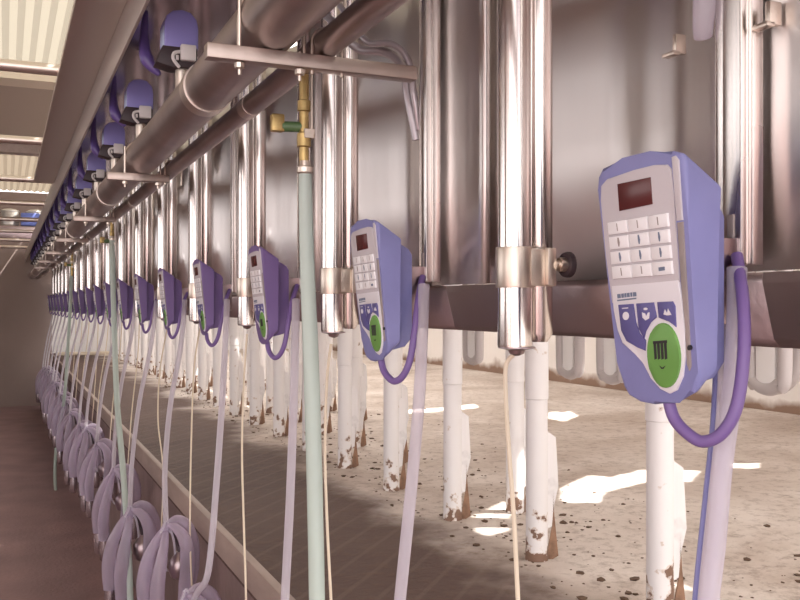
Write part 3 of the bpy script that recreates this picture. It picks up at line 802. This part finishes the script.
for i in range(23):
    loc = Vector((XS, 1.772 + i * .561, DECK))
    lab = ordn(i, 'rusty white post in the front line', 'on the platform', 'near end') if i else 'white stall post directly below the big milk meter'
    if first: r = sp; r.location = loc; r['label'] = lab; first = False
    else: r = dup(sp, loc, lab)
    r['group'] = 'white stall posts in the front line'
for i in range(1, 22):
    r = dup(sp, (1.74, 1.776 + (i * 1.122 if i < 3 else 2.244 + (i - 2) * .561), DECK), ordn(i - 1, 'white post in the rear line', 'on the platform', 'near end')); r['group'] = 'white stall posts in the second line'
for i in range(15):
    r = dup(sp, (2.15, 5.6 + i * .6, DECK), ordn(i, 'white post in the deepest line', 'before the white wall', 'near end')); r['group'] = 'white stall posts in the third line'
# top rails that join the posts
bm = B(); tube(bm, [(XS, -1, EYE + .25), (XS, 14.9, EYE + .25)], .03, 14); o = obj('stall_rail', bm, 'bright_paint'); origin(o, (XS, 0, EYE + .25)); tag(o, 'white rail along the tops of the front posts', 'rail')
bm = B(); tube(bm, [(1.74, -1, EYE + .25), (1.74, 14.9, EYE + .25)], .03, 14); o = obj('stall_rail', bm, 'bright_paint'); origin(o, (1.74, 0, EYE + .25)); tag(o, 'white rail along the tops of the rear posts', 'rail')
# hanging white loops behind the panels
def rail_loop():
    root = thing('rail_loop', '', 'rail', group='white looped rails behind the posts')
    bm = B(); q = [(0, -.06, .55), (0, -.06, .06), (.0, -.04, .01), (0, 0, -.005), (0, .04, .01), (0, .06, .06), (0, .06, .55)]
    tube(bm, smooth_path(q, 6), .020, 12); obj('loop_tube', bm, 'grey_paint', root)
    bm = B(); bx(bm, (-.012, -.035, .0), (.012, .035, .55), .004); obj('flat_bar', bm, 'bright_paint', root)
    bm = B(); tube(bm, [(-.2, 0, .48), (.0, 0, .48)], .018, 10); obj('arm', bm, 'bright_paint', root)
    return root
mat('grey_paint', (.50, .46, .46), .5)
rl = rail_loop()
for i, (x, y) in enumerate([(768, 387), (570, 373), (473, 360), (612, 378)]):
    q = at(x, y, 1.96)
    lab = ['white looped rail at the right edge behind the purple cable loop', 'white looped rail right of the clamp post', 'white looped rail between the second meter and clamp post',
           'white looped rail left of the big milk meter'][i]
    r = rl if i == 0 else dup(rl, q, lab)
    r.location = q; r['label'] = lab
# a grey curved pipe crossing at the right edge
bm = B(); p = [at(x, y, 2.3) for x, y in [(764, 384), (772, 388), (785, 385), (797, 370), (801, 340), (801, 300)]]
tube(bm, smooth_path(p, 6), .022, 12); o = obj('curved_pipe', bm, 'grey_paint'); origin(o, p[0]); tag(o, 'grey pipe bending upward at the right edge', 'pipe')

# ------------------------------------------------------------------ dung crumbs on the platform
bm = B()
def crumb(x, y, s):
    g = bmesh.ops.create_icosphere(bm, subdivisions=1, radius=1)
    for v in g['verts']:
        v.co = Vector((x + v.co.x * s * random.uniform(.6, 1.5), y + v.co.y * s * random.uniform(.6, 1.5), DECK + (v.co.z + .5) * s * .45 * random.uniform(.6, 1.2)))
for k in range(1300):
    x = 1.35 + abs(random.gauss(0, .55)); y = random.uniform(1.2, 9)
    if x > 4.9: continue
    crumb(x, y, random.choice([.003, .004, .005, .006, .012]) * random.uniform(.6, 1.2))
o = obj('dung_crumbs', bm, 'dung'); o['kind'] = 'stuff'; tag(o, 'dark dried dung crumbs scattered on the cow platform', 'dung')
mat('dung', (.12, .075, .05), .9)

# ------------------------------------------------------------------ far left: duct, bins and blue box under the roof
tag(origin(obj('wall_duct', (lambda b: (bx(b, (-1.6, 12.7, EYE + .86), (.44, 13.1, EYE + 1.03), .01), b)[1])(B()), 'dark_steel'), (0, 13, EYE + .86)), 'dark grey duct crossing the far end of the pit', 'duct')
def steel_bin(x, label):
    t = thing('steel_bin', label, 'bin', (x, 12.9, EYE + 1.03), 'steel bins on the duct')
    bm = B(); lathe(bm, (0, 0, 0), [(.10, 0), (.115, .02), (.115, .17), (.105, .20)], 24); obj('bin', bm, 'bin_steel', t)
    bm = B(); lathe(bm, (0, 0, .195), [(.12, 0), (.12, .012), (.07, .035), (.01, .045)], 24); obj('lid', bm, 'bin_steel', t)
steel_bin(.06, 'grey steel bin at the left edge on the duct'); steel_bin(.37, 'grey steel bin behind the blue box on the duct')
tag(origin(obj('blue_crate', (lambda b: (bx(b, (.19, 12.68, EYE + 1.035), (.42, 12.80, EYE + 1.20), .012), b)[1])(B()), 'blue_box'), (.3, 12.7, EYE + 1.03)), 'small blue box on the duct at the far left', 'box')

# ------------------------------------------------------------------ light
w = bpy.data.worlds.new('World'); sc.world = w; w.use_nodes = True
bg = w.node_tree.nodes['Background']; bg.inputs[0].default_value = (1.0, .94, .935, 1); bg.inputs[1].default_value = 2.7
s = bpy.data.lights.new('Sun', 'SUN'); s.energy = 16; s.angle = math.radians(.6); s.color = (1, .96, .9)
so = bpy.data.objects.new('Sun', s); C.objects.link(so); so.rotation_euler = sun_d.to_track_quat('Z', 'Y').to_euler()

for _me, _ms in PENDING:
    for _m in _ms: _me.materials.append(MATS[_m])
for _o in LIGHT_TONED: _o.material_slots[0].link = 'OBJECT'; _o.material_slots[0].material = MATS['light_toned_housing']
for _o in bpy.data.objects:
    if 'tint' in _o: del _o['tint']

# ------------------------------------------------------------------ camera
cam = bpy.data.cameras.new('Camera'); co = bpy.data.objects.new('Camera', cam); C.objects.link(co)
co.location = (0, 0, EYE); co.rotation_euler = (PI / 2, 0, -TH)
cam.sensor_width = 36; cam.lens = F / 800 * 36; cam.shift_y = 5 / 800; cam.clip_start = .05
sc.camera = co
vs = sc.view_settings
vs.view_transform = 'Standard'; vs.look = 'None'; vs.exposure = 0; vs.gamma = 1
try: vs.use_curve_mapping = False
except Exception: pass
